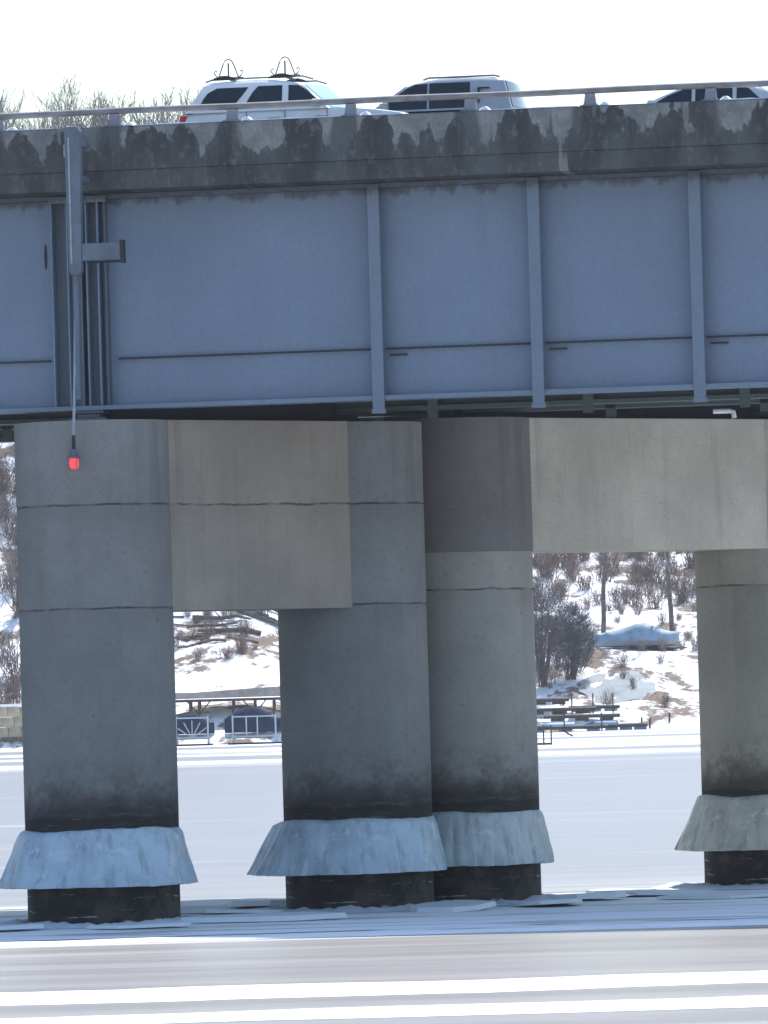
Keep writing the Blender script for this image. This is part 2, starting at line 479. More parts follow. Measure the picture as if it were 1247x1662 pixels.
# wind-packed snow strips lying on the near ice
def drift(y0, y1, seed, h=.05, mat='snow', xr=(-70, 70), ragged=1.0):
    m = MB(); N = 240
    rows = 6
    for i in range(N + 1):
        x = xr[0] + (xr[1]-xr[0])*i/N
        fa = ragged*(mnoise.noise((x*.07, seed, 0))*1.1 + mnoise.noise((x*.33, seed, 2))*.45 + mnoise.noise((x*1.4, seed, 4))*.18)
        fb = ragged*(mnoise.noise((x*.06, seed+9, 0))*1.1 + mnoise.noise((x*.29, seed+9, 2))*.45 + mnoise.noise((x*1.2, seed+9, 4))*.18)
        a, b = y0 + fa, max(y0 + fa + .25, y1 + fb)
        for r in range(rows + 1):
            q = r/rows
            hh = h*(max(0, math.sin(math.pi*q))**.6)*(1 + .5*mnoise.noise((x*.5, q*3 + seed, 1))) if 0 < r < rows else 0
            m.v.append((x, a + (b-a)*q, .004 + hh))
    for i in range(N):
        for r in range(rows):
            a = i*(rows+1) + r
            m.f.append((a, a+rows+1, a+rows+2, a+1))
    o = m.build('snow_drift', M[mat], smooth=True)
    tag(o, kind='structure')
drift(104.2, 108.4, 1.0, .07, ragged=1.3)
drift(97.2, 99.9, 4.0, .06, ragged=.6)
drift(129.0, 129.9, 7.0, .05, ragged=.25)

# ------------------------------------------------------------------ bridge
BETA = math.atan(.2)
OX, OY = -5.36, 140.0
bridge = empty('road_bridge', (OX, OY, 0), -BETA)
tag(bridge, 'long blue-grey steel girder road bridge with stained concrete parapet over the frozen lake', 'bridge')
LX0, LX1 = -60.0, 18.0  # right end cut short out of view, shaped to let light reach the columns

def girder(y, mat, detail):
    m = MB()
    m.box(LX0, LX1, y-.012, y+.012, 9.55, 13.36)
    m.box(LX0, LX1, y-.30, y+.30, 9.47, 9.55)
    m.box(LX0, LX1, y-.25, y+.25, 13.36, 13.44)
    g = m.build('girder', mat, bridge)
    if not detail: return g
    return g
g0 = girder(0, M['girder'], True)
backs = [girder(y, M['girder_back'], False) for y in (5.6, 8.2, 15.3)]
# vertical stiffeners of the near girder: a stem and a flat face plate that runs past the flange
st_pos = [5.49, 8.46, 11.43, 14.4, 17.4, -3.6, -6.6, -9.6, -12.6]
sm = MB().box(-.11, .11, -.345, -.32, 9.28, 13.42).mesh('stiffener', M['girder_stiff'], bevel=.004, seg=1)
web = MB().box(-.012, .012, -.32, -.014, 9.58, 13.34).mesh('stiffener_stem', M['girder_shade'])
foot = MB().box(-.13, .13, -.36, -.305, 9.22, 9.30).mesh('stiffener_foot', M['girder_stiff'], bevel=.004, seg=1)
for x in st_pos:
    for nm, me in (('stiffener', sm), ('stiffener_stem', web), ('stiffener_foot', foot)):
        put(nm, me, g0).location = (x, 0, 0)
# longitudinal stiffener between the verticals, with a dark plate painting a short shadow right of each
edges = sorted([-12.6, -9.6, -6.6, -3.6, -.60, .46, 5.49, 8.46, 11.43, 14.4, 17.4])
for a, b in zip(edges, edges[1:]):
    if abs(a + .60) < .01: continue
    MB().box(a + .115, b - .115, -.10, -.013, 10.395, 10.425).build('longitudinal_stiffener', M['dark'], g0)
gm = MB().box(.18, .50, -.09, -.013, 10.28, 10.31).mesh('gusset_shadow', M['dark'])
for x in (5.49, 8.46, 11.43, 14.4): put('gusset_shadow', gm, g0).location = (x, 0, 0)
# bearing stiffeners above the near column; darker plates paint in the shade between them
for x0, x1, d, mt in ((-.60, -.575, .29, 'girder'), (-.575, -.31, .02, 'girder_shade'), (-.31, -.285, .27, 'girder'), (-.06, -.035, .27, 'girder_shade'),
                      (.055, .08, .29, 'girder'), (.08, .27, .05, 'girder_shade'), (.27, .30, .29, 'girder'), (.40, .425, .25, 'girder_shade')):
    MB().box(x0, x1, -d - .013, -.0135, 9.56, 13.35).build('bearing_stiffener_and_shade', M[mt], g0)
MB().box(-.63, .47, -.33, -.302, 13.30, 13.42).build('top_splice_plate', M['girder'], g0)
MB().prism([(-.77+.03*math.cos(a), 12.34+.24*math.sin(a)) for a in [k*math.pi/8 for k in range(16)]], -.022, -.0125).build('web_slot', M['dark'], g0)
# stiffeners on the girders behind
s2 = MB().box(-.1, .1, -.3, -.28, 9.3, 13.3).box(-.01, .01, -.28, -.014, 9.57, 13.3).mesh('stiffener', M['girder_back'])
for g, y in zip(backs, (5.6, 8.2, 15.3)):
    for k in range(-5, 5):
        put('stiffener', s2, g).location = (2.4 + 3*k, y, 0)

# cross frames between girders
for k in range(-6, 3):
    x = -.1 + 6.0*k
    MB().box(x-.06, x+.06, .32, 5.28, 9.75, 9.87).tube([(x, .05, 9.85), (x, 5.55, 13.2)], .06, 6).tube([(x, 5.55, 9.85), (x, .05, 13.2)], .06, 6).build('cross_frame', M['girder_back'], bridge)

# deck: slab, roadway, parapets
slab = MB()
slab.v = []
def sweep(name, prof, mat, bevel=0, nseg=60):
    m = MB(); n = len(prof)
    for i in range(nseg + 1):
        x = LX0 + (LX1-LX0)*i/nseg
        m.v += [(x, y, z) for y, z in prof]
    for i in range(nseg):
        for k in range(n):
            a, b = i*n + k, i*n + (k+1) % n
            m.f.append((a, b, b+n, a+n))
    m.f.append(tuple(range(n))); m.f.append(tuple(nseg*n + k for k in reversed(range(n))))
    return m.build(name, M[mat], bridge)
sweep('deck_slab', [(-.98, 13.47), (-.98, 13.82), (16.28, 13.82), (16.28, 13.47), (15.8, 13.45), (-.5, 13.45)], 'fascia')
sweep('parapet', [(-1.02, 13.825), (-1.02, 14.60), (-.99, 14.63), (-.66, 14.63), (-.63, 14.60), (-.56, 13.825)], 'fascia')
sweep('far_parapet', [(15.86, 13.825), (15.93, 14.6), (15.96, 14.63), (16.29, 14.63), (16.32, 14.6), (16.32, 13.825)], 'fascia')
sweep('roadway', [(-.555, 13.822), (-.555, 13.84), (3.5, 13.90), (7.65, 13.99), (11.8, 13.90), (15.855, 13.84), (15.855, 13.822)], 'asphalt')
# snow left along the parapet top
for k, (x0, x1) in enumerate(((-2.4, -.3), (1.2, 2.75), (3.2, 5.0), (7.75, 9.45), (5.5, 6.1), (12.1, 12.9))):
    m = MB(); N = 26
    for i in range(N+1):
        x = x0 + (x1-x0)*i/N; w = max(0, math.sin(math.pi*i/N))**.4
        h = (.018 + .014*mnoise.noise((x*3, k, 0)))*w
        m.v += [(x, -.97, 14.633), (x, -.95, 14.634 + h), (x, -.8, 14.634 + h*1.2), (x, -.7, 14.633)]
    for i in range(N):
        for q in range(3):
            a = i*4 + q; m.f.append((a, a+1, a+5, a+4))
    tag(m.build('parapet_snow', M['snow'], bridge, smooth=True), kind='stuff')

# bearings between girders and piers
bm1 = MB().box(-.35, .35, -.3, .3, 9.255, 9.33).box(-.22, .22, -.2, .2, 9.33, 9.41).box(-.3, .3, -.26, .26, 9.41, 9.468).mesh('bearing', M['girder_shade'], bevel=.01, seg=1)
for x, y in ((0, 0), (3.64, 5.6)):
    put('bearing', bm1, bridge).location = (x, y, 0)
bm2 = MB().box(-.35, .35, -.3, .3, 9.355, 9.4).box(-.25, .25, -.2, .2, 9.4, 9.468).mesh('bearing', M['girder_shade'], bevel=.01, seg=1)
for x, y in ((5.28, 8.2), (10.2, 15.3)):
    put('bearing', bm2, bridge).location = (x, y, 0)

# ------------------------------------------------------------------ guard railing
rail = empty('guard_railing', (OX, OY, 0), -BETA)
tag(rail, 'single-bar weathered aluminium railing on short posts along the top of the bridge parapet', 'railing')
m = MB()
prof = [(.085*math.cos(a), .06*math.sin(a)) for a in [2*math.pi*k/14 for k in range(14)]]
nn = len(prof)
NS = 120
for i in range(NS + 1):
    x = LX0 + (LX1-LX0)*i/NS
    m.v += [(x, -.86 + p[0], 14.915 + p[1] + .006*math.sin(x*1.3)) for p in prof]
for i in range(NS):
    for k in range(nn):
        a, b = i*nn + k, i*nn + (k+1) % nn
        m.f.append((a, b, b+nn, a+nn))
m.build('top_rail', M['rail'], rail, smooth=True)
pm = MB().prism([(-.13, 14.652), (.13, 14.652), (.105, 14.70), (.085, 14.86), (-.085, 14.86), (-.105, 14.70)], -.93, -.79).mesh('post', M['post'], bevel=.012)
bp = MB().box(-.17, .17, -.97, -.73, 14.634, 14.652).mesh('base_plate', M['post'])
lump = MB().lathe([(.02, .07), (.06, .06), (.10, .03), (.13, 0)], 10, (.27, -.86), fz=lambda q, i: 14.634 + .01*math.sin(3*q)).mesh('snow_lump', M['snow'], smooth=True)
for k in range(-7, 8):
    p = put('post', pm, rail); p.location = (POST0 + POSTS*k, 0, 0)
    put('base_plate', bp, p)
    put('snow_lump', lump, p)

# ------------------------------------------------------------------ navigation light on its hanger
YL = -1.69
nav = empty('navigation_light', (OX + .09, OY - .018, 0), -BETA)
tag(nav, 'red navigation light hung below the girder from a blue-grey bracket bolted to the parapet', 'light')
m = MB(); m.prism([(-.03, 14.50), (.03, 14.60), (.22, 14.60), (.27, 14.50), (.235, 11.96), (.19, 11.88), (.04, 11.88), (0, 11.96)], -1.780, -1.580)
m.build('mast', M['galv'], nav, bevel=.02)
MB().box(.04, .07, -1.795, -1.782, 12.1, 14.4).build('mast_edge_strip', M['conduit'], nav)
MB().box(.24, 1.02, -1.760, -1.620, 12.14, 12.46).build('side_arm', M['galv'], nav, bevel=.015)
MB().box(.96, 1.03, -1.780, -1.600, 12.08, 12.50).build('arm_end_plate', M['dark'], nav, bevel=.01)
MB().box(.30, 1.0, -1.640, -1.520, 12.10, 12.138).build('arm_rail', M['dark'], nav)
for z in (14.3, 13.65): MB().box(-.02, .26, -1.580, -1.021, z-.06, z+.06).build('parapet_bracket', M['galv'], nav, bevel=.01)
MB().box(.05, .2, -1.580, -.345, 12.24, 12.36).build('girder_strut', M['galv'], nav)
MB().tube([(.095, -1.690, 11.95), (.075, -1.690, 11.2), (.04, -1.690, 10.2), (-.02, -1.690, 8.95)], .027, 8).build('hanger_rod', M['conduit'], nav, smooth=True)
MB().tube([(.10, -1.67, 11.92), (.085, -1.67, 9.62)], [.065, .05], 10).build('lower_conduit', M['galv'], nav, smooth=True)
MB().tube([(-.02, -1.690, 8.97), (-.025, -1.690, 8.70)], [.03, .04], 10).build('cable_gland', M['black'], nav, smooth=True)
MB().lathe([(.035, 8.72), (.075, 8.68), (.085, 8.60), (.13, 8.58), (.13, 8.565), (.08, 8.555)], 20, (-.028, -1.690)).build('lamp_cap', M['galv'], nav, smooth=True)
MB().lathe([(.07, 8.553), (.092, 8.52), (.095, 8.43), (.08, 8.375), (.04, 8.35)], 20, (-.03, -1.690)).build('red_lens', M['beacon'], nav, smooth=True)
for k in range(4):
    a = math.pi/4 + k*math.pi/2
    MB().tube([(-.03 + .085*math.cos(a), YL + .085*math.sin(a), 8.56), (-.03 + .112*math.cos(a), YL + .112*math.sin(a), 8.47), (-.03 + .085*math.cos(a), YL + .085*math.sin(a), 8.36)], .007, 5).build('guard_wire', M['galv'], nav)
MB().box(-.005, .02, -1.490, -1.470, 14.55, 14.75).build('junction_stub', M['conduit'], nav)
MB().box(-.06, 0, -1.720, -1.600, 14.05, 14.28).build('junction_box', M['conduit'], nav, bevel=.01)

# white waste-pipe end on the far frame: sunlit pipe with an elbow
dp = MB().tube([(8.7, 10.9, 9.44), (9.02, 10.93, 9.44), (9.09, 10.94, 9.42), (9.11, 10.94, 9.30)], .05, 10).build('drain_pipe', plain('white_pipe_plastic', (.85, .85, .85), .4, .05), None, smooth=True)
dp.location = (OX + 1.2, OY - .24, 0); dp.rotation_euler = (0, 0, -BETA)
tag(dp, 'short white elbow pipe above the right-hand cap beam', 'pipe')

# ------------------------------------------------------------------ piers
CR = 1.42
C1, C2, C3, C4 = (-5.36, 140.0), (-.66, 144.8), (1.43, 147.0), (7.66, 153.0)
def column(name, c, mat, top, joints, parent, z0=-2.5, r=CR):
    prof = [(r, top)]
    for j in sorted(joints, reverse=True):
        prof += [(r, j + .016), (r - .012, j + .005), (r - .012, j - .005), (r, j - .016)]
    prof += [(r, 2.0), (r - .01, .6), (r, z0)] if z0 < 0 else [(r, z0)]
    def fr(q, i): return .012*mnoise.noise((math.cos(q)*2, math.sin(q)*2, i*.7 + c[0]))
    m = MB(); m.lathe(prof, 96, (0, 0), fr)
    o = m.build(name, M[mat], parent, smooth=True)
    o.location = (c[0]-parent.location.x, c[1]-parent.location.y, 0)
    return o
def cap_beam(a, b, t, z0, z1, mat, parent, groove=None, name='cap_beam'):
    d = Vector((b[0]-a[0], b[1]-a[1])); L = d.length
    m = MB()
    if groove:
        m.box(0, L, -t/2, t/2, z0, groove-.008)
        m.box(0, L, -t/2+.012, t/2-.012, groove-.008, groove+.008)
        m.box(0, L, -t/2, t/2, groove+.008, z1)
    else:
        m.box(0, L, -t/2, t/2, z0, z1)
    o = m.build(name, M[mat], parent, bevel=.02 if not groove else 0)
    o.location = (a[0]-parent.location.x, a[1]-parent.location.y, 0)
    o.rotation_euler = (0, 0, math.atan2(d.y, d.x))
    return o
p1 = empty('bridge_pier', (C1[0], C1[1], 0))
tag(p1, 'near concrete pier frame, two round columns and deep cap beam under the red lamp', 'bridge pier')
column('column', C1, 'conc1', 9.25, (7.70, 5.80), p1)
column('column', C2, 'conc1', 9.25, (7.70, 5.80), p1)
cap_beam(C1, C2, 2.0, 5.74, 9.262, 'beam1', p1, groove=7.70)
p2 = empty('bridge_pier', (C3[0], C3[1], 0))
tag(p2, 'farther concrete pier frame at right with shallow cap beam and a dark column head', 'bridge pier')
column('column', C3, 'conc3', 6.77, (6.05,), p2)
column('column', C4, 'conc2', 6.77, (6.05,), p2)
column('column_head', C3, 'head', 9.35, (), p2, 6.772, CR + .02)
column('column_head', C4, 'beam2', 9.35, (), p2, 6.772, CR + .004)
cap_beam(C3, C4, 2.02, 6.775, 9.36, 'beam2', p2)

for a, b, zt in ((C1, C2, 9.268), (C3, C4, 9.366)):
    d = Vector((b[0]-a[0], b[1]-a[1]))
    o = MB().box(.4, d.length-.4, -.12, .12, zt, 10.1).build('gap_shade_plate', M['dark'], None)  # added dark plate closing the gap above the beam, painted as its shade
    o.parent = bridge
    o.matrix_parent_inverse = (Matrix.Translation((OX, OY, 0)) @ Matrix.Rotation(-BETA, 4, 'Z')).inverted()
    o.location = (a[0], a[1], 0); o.rotation_euler = (0, 0, math.atan2(d.y, d.x))

# ice collars frozen round the columns at an older water level
def collar(c, seed, label, ztop=1.76, flare=.40, skew=.13, mat='collar', zbot=.71):
    prof = [(CR-.05, .01), (CR+.02, .0), (CR+.07, -.035), (CR+.11, -.10), (CR+.165, -.25), (CR+.225, -.45), (CR+.29, -.65), (CR+.355, -.85), (CR+.42, -1.03), (CR+.42, -1.05), (CR+.2, -1.055), (CR-.05, -1.055)]
    hs = (ztop - zbot)/1.055
    prof = [(CR + (r-CR)*(flare/.42 if r > CR else 1), z*hs) for r, z in prof]
    n = len(prof)
    def fr(q, i):
        if i == 0 or i == n-1: return 0
        w = max(0, prof[i][0]-CR)/flare
        f = -skew*math.cos(q)*w
        a = math.cos(q)*4.2; b = math.sin(q)*4.2
        f += .085*w*mnoise.noise((a*.7, b*.7, seed + i*.16)) + .05*w*mnoise.noise((a*2.6, b*2.6, seed + i*.14)) + .03*(.4+w)*mnoise.noise((a*5, b*5, seed + i*.5))
        rid = abs(mnoise.noise((a*1.5, b*1.5, seed+3)))
        f -= .06*w*max(0, .25 - rid)*3
        return f
    def fz(q, i):
        a = math.cos(q)*1.6; b = math.sin(q)*1.6
        if i < 3: return .06*mnoise.noise((a, b, seed)) + .012*mnoise.noise((a*4, b*4, seed))
        if i >= n-4: return .015*mnoise.noise((a*1.5, b*1.5, seed+7)) + .008*mnoise.noise((a*6, b*6, seed+7))
        return 0
    m = MB(); m.lathe([(r, ztop + z) for r, z in prof], 180, (0, 0), fr, fz)
    o = m.build('ice_collar', M[mat], None, smooth=True)
    o.location = (c[0], c[1], 0)
    return tag(o, label, 'ice', 'ice collars round the bridge columns')
collar(C1, 1.3, 'flared blue ice collar round the leftmost column')
collar(C2, 5.1, 'flared blue ice collar round the middle column, its left edge jutting far out', 1.74, .49, .24)
collar(C3, 9.7, 'ice collar on the column just behind the middle one, half hidden', 1.76, .32, .08, 'collar_grey', .74)
collar(C4, 14.2, 'grey ice collar on the column cut off by the right edge', 1.84, .40, .13, 'collar_warm', .76)

# broken shelf ice round the feet of the columns
def ice_foot(c, seed, label):
    m = MB()
    prof = [(CR-.03, .02), (CR+.06, .07), (CR+.2, .08), (CR+.42, .06), (CR+.7, .035), (CR+1.1, .006)]
    def fr(q, i): return .0 if i == 0 else (.16*i/5)*mnoise.noise((math.cos(q)*2.2, math.sin(q)*2.2, seed+i*.2)) * 2
    def fz(q, i):
        if i in (0, 5): return 0
        return .6*(.10*max(-.6, mnoise.noise((math.cos(q)*3.1, math.sin(q)*3.1, seed+i*.35))) + .09*mnoise.noise((math.cos(q)*11, math.sin(q)*11, seed+i)))
    m.lathe(prof, 120, (0, 0), fr, fz)
    m.f = m.f[:-2]
    o = m.build('broken_ice', M['shelf'], None, smooth=True)
    o.location = (c[0], c[1], 0)
    tag(o, label, 'ice', 'broken ice round the column feet')
ice_foot(C1, 2.0, 'ragged broken ice round the foot of the leftmost column')
ice_foot(C2, 3.3, 'ragged broken ice round the foot of the middle column')
ice_foot(C3, 4.9, 'ragged broken ice at the foot of the column just behind the middle one')
ice_foot(C4, 6.1, 'ragged broken ice at the foot of the rightmost column')

rp = random.Random(31)
plate_label = ['thin ice plate at the left edge beside the leftmost column', 'thin ice plate in front and left of the leftmost column',
    'thin ice plate behind and right of the leftmost column', 'thin ice plate on the near side of the gap between the two near columns',
    'thin ice plate just left of the middle column, farther back', 'farthest thin ice plate in the gap between the two near columns',
    'thin ice plate directly in front of the middle column', 'thin ice plate just right of the column behind the middle one',
    'farthest thin ice plate in the wide gap left of the rightmost column', 'thin ice plate in the middle of the wide right-hand gap',
    'thin ice plate in front of the column behind the middle one', 'nearest thin ice plate in the wide right-hand gap',
    'thin ice plate behind the leftmost column', 'thin ice plate in front and right of the leftmost column']
spots = [(-8.6, 141), (-7.4, 137.3), (-3.3, 143.4), (-2.5, 138.8), (-1.9, 147.5), (-3.6, 148.6), (1.0, 142.4), (3.6, 146.4), (4.4, 150.2), (5.4, 148.2), (2.9, 143.4), (6.2, 145.6), (-6.2, 146.6), (-4.6, 136.9)]
for k, (x, y) in enumerate(spots):
    n = rp.randint(6, 9); sx, sy = rp.uniform(.7, 1.9), rp.uniform(.6, 1.3)
    m = MB(); pts = []
    for i in range(n):
        a = 2*math.pi*(i + rp.uniform(-.3, .3))/n; r_ = rp.uniform(.75, 1.1)
        pts.append((sx*r_*math.cos(a), sy*r_*math.sin(a)))
    th = rp.uniform(.05, .11)
    m.v = [(a, b, 0) for a, b in pts] + [(a*.97, b*.97, th) for a, b in pts]
    m.f = [tuple(reversed(range(n))), tuple(n + i for i in range(n))] + [(i, (i+1) % n, n+(i+1) % n, n+i) for i in range(n)]
    o = m.build('ice_plate', M['shelf']); o.location = (x, y, .005)
    o.rotation_euler = (rp.uniform(-.05, .05), rp.uniform(-.03, .03), 0); o.location.z = .03
    tag(o, plate_label[k], 'ice', 'broken ice plates between the piers')

# ------------------------------------------------------------------ vehicles (built nose towards +x, origin on the road under the middle)
def wheels(parent, xs, r, w):
    for x in xs:
        for s in (-1, 1):
            t = MB(); t.v = []
            seg = [(r*.62, -.11), (r*.93, -.11), (r, -.07), (r, .07), (r*.93, .11), (r*.62, .11)]
            N = 24; b = 0
            for k in range(N):
                q = 2*math.pi*k/N
                for rr, yy in seg: t.v.append((x + rr*math.cos(q), s*(w-.1) + yy, r + rr*math.sin(q)))
            ns = len(seg)
            for k in range(N):
                for i in range(ns):
                    a, c = k*ns+i, k*ns+(i+1) % ns
                    d, e = ((k+1) % N)*ns+i, ((k+1) % N)*ns+(i+1) % ns
                    t.f.append((a, c, e, d))
            wh = t.build('wheel', M['black'], parent, smooth=True)
            MB().tube([(x, s*(w-.1)-.09, r), (x, s*(w-.1)+.09, r)], r*.61, 16).build('rim', M['alum'], wh)

def vehicle(spec):
    """spec: lower outline, greenhouse corners, windows in side view"""
    root = empty(spec['name'])
    W = spec['w']; zb = spec['belt']; mat = M[spec['mat']]
    # lower body: rounded section
    top = spec['lower_top']                      # (x, z) from rear to nose along the top
    N = len(top)
    m = MB(); sec = 9
    for x, z in top:
        zl = spec['sill']
        ww = W*(1 - spec.get('taper', .06)*abs(x/spec['half'])**4)
        ring = [(-ww*.93, zl), (-ww, zl+.2), (-ww*1.005, (zl+z)/2), (-ww*.99, z-.10), (-ww*.93, z-.01), (-ww*.5, z+.02), (0, z+.03)]
        ring = ring + [(-a, b) for a, b in reversed(ring[:-1])]
        sec = len(ring)
        m.v += [(x, y, zz) for y, zz in ring]
    for i in range(N-1):
        for k in range(sec):
            a, b = i*sec+k, i*sec+(k+1) % sec
            m.f.append((a, b, b+sec, a+sec))
    m.f.append(tuple(range(sec))); m.f.append(tuple((N-1)*sec+k for k in reversed(range(sec))))
    m.build('body', mat, root, smooth=True)
    # greenhouse
    gb, gr = spec['gbase'], spec['groof']          # (x_rear, x_front) at belt and roof
    zr = spec['roof']; Wt = spec['wt']
    FR = (-.8, -.5, -.2, .2, .5, .8)
    rows = [(0, 0), (.5, .0), (.86, 0), (.96, .5), (1.0, 1.0)]
    m = MB(); NX = 14; rings = []
    for f, inn in rows:
        z = zb + (zr - zb)*f
        wf = W*.985 + (Wt - W*.985)*f - .07*inn
        xr0 = gb[0] + (gr[0]-gb[0])*f + .05*inn; xf0 = gb[1] + (gr[1]-gb[1])*f - .07*inn
        ring = []
        for k in range(NX+1):
            x = xr0 + (xf0-xr0)*k/NX
            crown = spec.get('crown', .04)*f*(1 - ((k/NX-.5)*2)**2) - .04*f*max(0, k/NX-.72)*3.5
            ring.append((x, -wf, z + crown))
        bul, zf, zrr = spec.get('bulge', .12), ring[NX][2], ring[0][2]
        for q in FR: ring.append((xf0 + bul*(1-q*q), q*wf, zf))
        for k in range(NX, -1, -1):
            ring.append((ring[k][0], wf, ring[k][2]))
        for q in reversed(FR): ring.append((xr0 - .06*(1-q*q), q*wf, zrr))
        rings.append(ring)
    nr = len(rings[0])
    for ring in rings: m.v += ring
    for i in range(len(rows)-1):
        for k in range(nr):
            a, b = i*nr+k, i*nr+(k+1) % nr
            m.f.append((a, b, b+nr, a+nr))
    b0 = (len(rows)-1)*nr
    nf = len(FR); far = NX + 1 + nf            # index where the far side starts (front to rear)
    for k in range(NX):
        m.f.append((b0+k, b0+k+1, b0+far+(NX-k-1), b0+far+(NX-k)))
    m.f.append(tuple(b0+NX+k for k in range(nf+2)))
    m.f.append(tuple(b0+far+NX+k for k in range(nf+1)) + (b0,))
    m.build('cabin', M[spec.get('cabin_mat', spec['mat'])], root, smooth=True)
    def ys(z): return W*.985 + (Wt - W*.985)*(z-zb)/(zr-zb)
    for pts in spec['windows']:
        for s in (-1, 1):
            m = MB(); n = len(pts)
            cr = spec.get('crown', .04)*(W*.985-Wt)/(zr-zb)
            m.v = [(x, s*(ys(z)+.006+cr*(z-zb)/(zr-zb)), z) for x, z in pts] + [(x, s*(ys(z)-.03), z) for x, z in pts]
            m.f = [tuple(range(n)), tuple(n+i for i in reversed(range(n)))] + [(i, n+i, n+(i+1) % n, (i+1) % n) for i in range(n)]
            m.build('side_window', M['glass'], root)
    def panel(name, xb, xt, bul, off, mt, f0=.06, f1=.9):
        m = MB(); QS = (-.9, -.6, -.3, 0, .3, .6, .9)
        for dx in (off, -off*.6):
            for f in (f0, f1):
                z = zb + (zr-zb)*f - (.035*f if off > 0 else 0); x = xb + (xt-xb)*f
                for q in QS: m.v.append((x + bul*(1-q*q) + dx, q*ys(z), z))
        n = len(QS)
        for k in range(n-1):
            m.f += [(k, k+1, n+k+1, n+k), (2*n+k, 3*n+k, 3*n+k+1, 2*n+k+1), (k, 2*n+k, 2*n+k+1, k+1), (n+k, n+k+1, 3*n+k+1, 3*n+k)]
        m.f += [(0, n, 3*n, 2*n), (n-1, 3*n-1, 4*n-1, 2*n-1)]
        m.build(name, M[mt], root, smooth=True)
    panel('windscreen', gb[1], gr[1], spec.get('bulge', .12), .014, spec.get('screen', 'shield'))
    panel('rear_window', gb[0], gr[0], -.06, -.014, 'glass')
    wheels(root, spec['axles'], spec['wr'], W)
    h = spec['half']; rx = spec.get('rear', -h)
    for s in (-1, 1):
        MB().box(h-.16, h+.012, s*W*.78-.14, s*W*.78+.14, .68, .84).build('headlight', M['lampglass'], root, bevel=.02)
        z0, z1 = spec.get('tail', (.8, 1.15))
        MB().box(rx+.005, rx+.14, s*W*.86-.075, s*W*.86+.075, z0, z1).build('tail_light', M['red'], root, bevel=.02)
        mx = spec['mirror']
        MB().box(mx-.09, mx+.07, s*(W+.12)-.1, s*(W+.12)+.1, zb+.02, zb+.17).build('mirror', M[spec.get('mirror_mat', spec['mat'])], root, bevel=.03)
        for hx in spec['handles']:
            MB().box(hx-.1, hx+.1, s*(W+.012)-.015, s*(W+.012)+.015, zb-.14, zb-.10).build('door_handle', M[spec['mat']], root, bevel=.01)
    return root

def bridge_place(o, lx, ly, z, flip):
    c, s = math.cos(-BETA), math.sin(-BETA)
    o.location = (OX + lx*c - ly*s, OY + lx*s + ly*c, z)
    o.rotation_euler = (0, 0, -BETA + (math.pi if flip else 0))

# white SUV, nose to the right
suv = vehicle(dict(name='suv', w=.9, wt=.74, belt=1.10, roof=1.665, sill=.33, half=2.22, mat='white_car', crown=.03,
    lower_top=[(-2.2, .95), (-2.16, 1.08), (-1.9, 1.12), (-.6, 1.12), (.75, 1.12), (1.05, 1.10), (1.5, 1.05), (1.95, .98), (2.15, .88), (2.22, .72)],
    gbase=(-2.10, .62), groof=(-1.72, .02), bulge=.34,
    windows=[[(-1.86, 1.17), (-1.22, 1.17), (-1.02, 1.40), (-.90, 1.56), (-1.50, 1.56), (-1.68, 1.47), (-1.76, 1.36)],
             [(-1.0, 1.17), (-.26, 1.17), (-.26, 1.57), (-.72, 1.57), (-.82, 1.46)],
             [(-.14, 1.17), (.50, 1.17), (.38, 1.31), (.20, 1.47), (.04, 1.56), (-.14, 1.57)]],
    axles=(-1.35, 1.35), wr=.36, mirror=.44, handles=(-.42, .5), tail=(.76, 1.07)))
bridge_place(suv, 3.72, 2.3, 13.885, False)
tag(suv, 'white station-wagon SUV with two roof carriers behind the railing', 'car')
for x in (-.93, -.20, .60):
    for s in (-1, 1):
        MB().box(x-.006, x+.006, s*.905-.004, s*.905+.004, .45, 1.09).build('door_seam', M['black'], suv)
MB().box(-2.24, -2.18, -.6, .6, .42, .62).build('rear_bumper', M['black'], suv, bevel=.02)
for s in (-1, 1):
    MB().tube([(-1.75, s*.62, 1.69), (-1.6, s*.64, 1.735), (.1, s*.64, 1.735), (.3, s*.62, 1.67)], .018, 6).build('roof_rail', M['post'], suv)
def carrier(x, label):
    c = empty('roof_carrier')
    m = MB(); m.tube([(0, -.66, 1.765), (0, .66, 1.765)], .025, 8)
    m.build('crossbar', M['black'], c)
    for s in (-1, 1):
        MB().prism([(-.27, 1.715), (.27, 1.715), (.16, 1.77), (.05, 1.80), (-.05, 1.80), (-.16, 1.77)], s*.64-.035, s*.64+.035).build('foot', M['black'], c, bevel=.008, seg=1)
    # tall folding hoop with a centre strut and a small side hook each way
    y = -.30
    hoop = [(-.19, y, 1.79), (-.15, y, 1.90), (-.10, y, 2.04), (-.06, y, 2.11), (0, y, 2.135), (.06, y, 2.11), (.10, y, 2.04), (.15, y, 1.90), (.19, y, 1.79)]
    MB().tube(hoop, .014, 6).build('hoop', M['rail'], c, smooth=True)
    MB().tube([(0, y, 1.79), (0, y, 2.06)], .018, 6).build('centre_strut', M['galv'], c)
    for s in (-1, 1):
        MB().tube([(s*.19, y, 1.79), (s*.24, y, 1.83), (s*.28, y, 1.90), (s*.25, y, 1.925), (s*.215, y, 1.90)], .013, 6).build('side_hook', M['galv'], c, smooth=True)
    MB().tube([(-.28, y, 1.785), (.28, y, 1.785)], .016, 6).build('base_bar', M['galv'], c)
    bridge_place(c, 3.72 + x*1.0, 2.3, 13.885, False)
    tag(c, label, 'roof rack', 'roof carriers on the white car')
carrier(-1.38, 'wire hoop roof carrier over the rear of the white car')
carrier(-.30, 'wire hoop roof carrier over the middle of the white car')

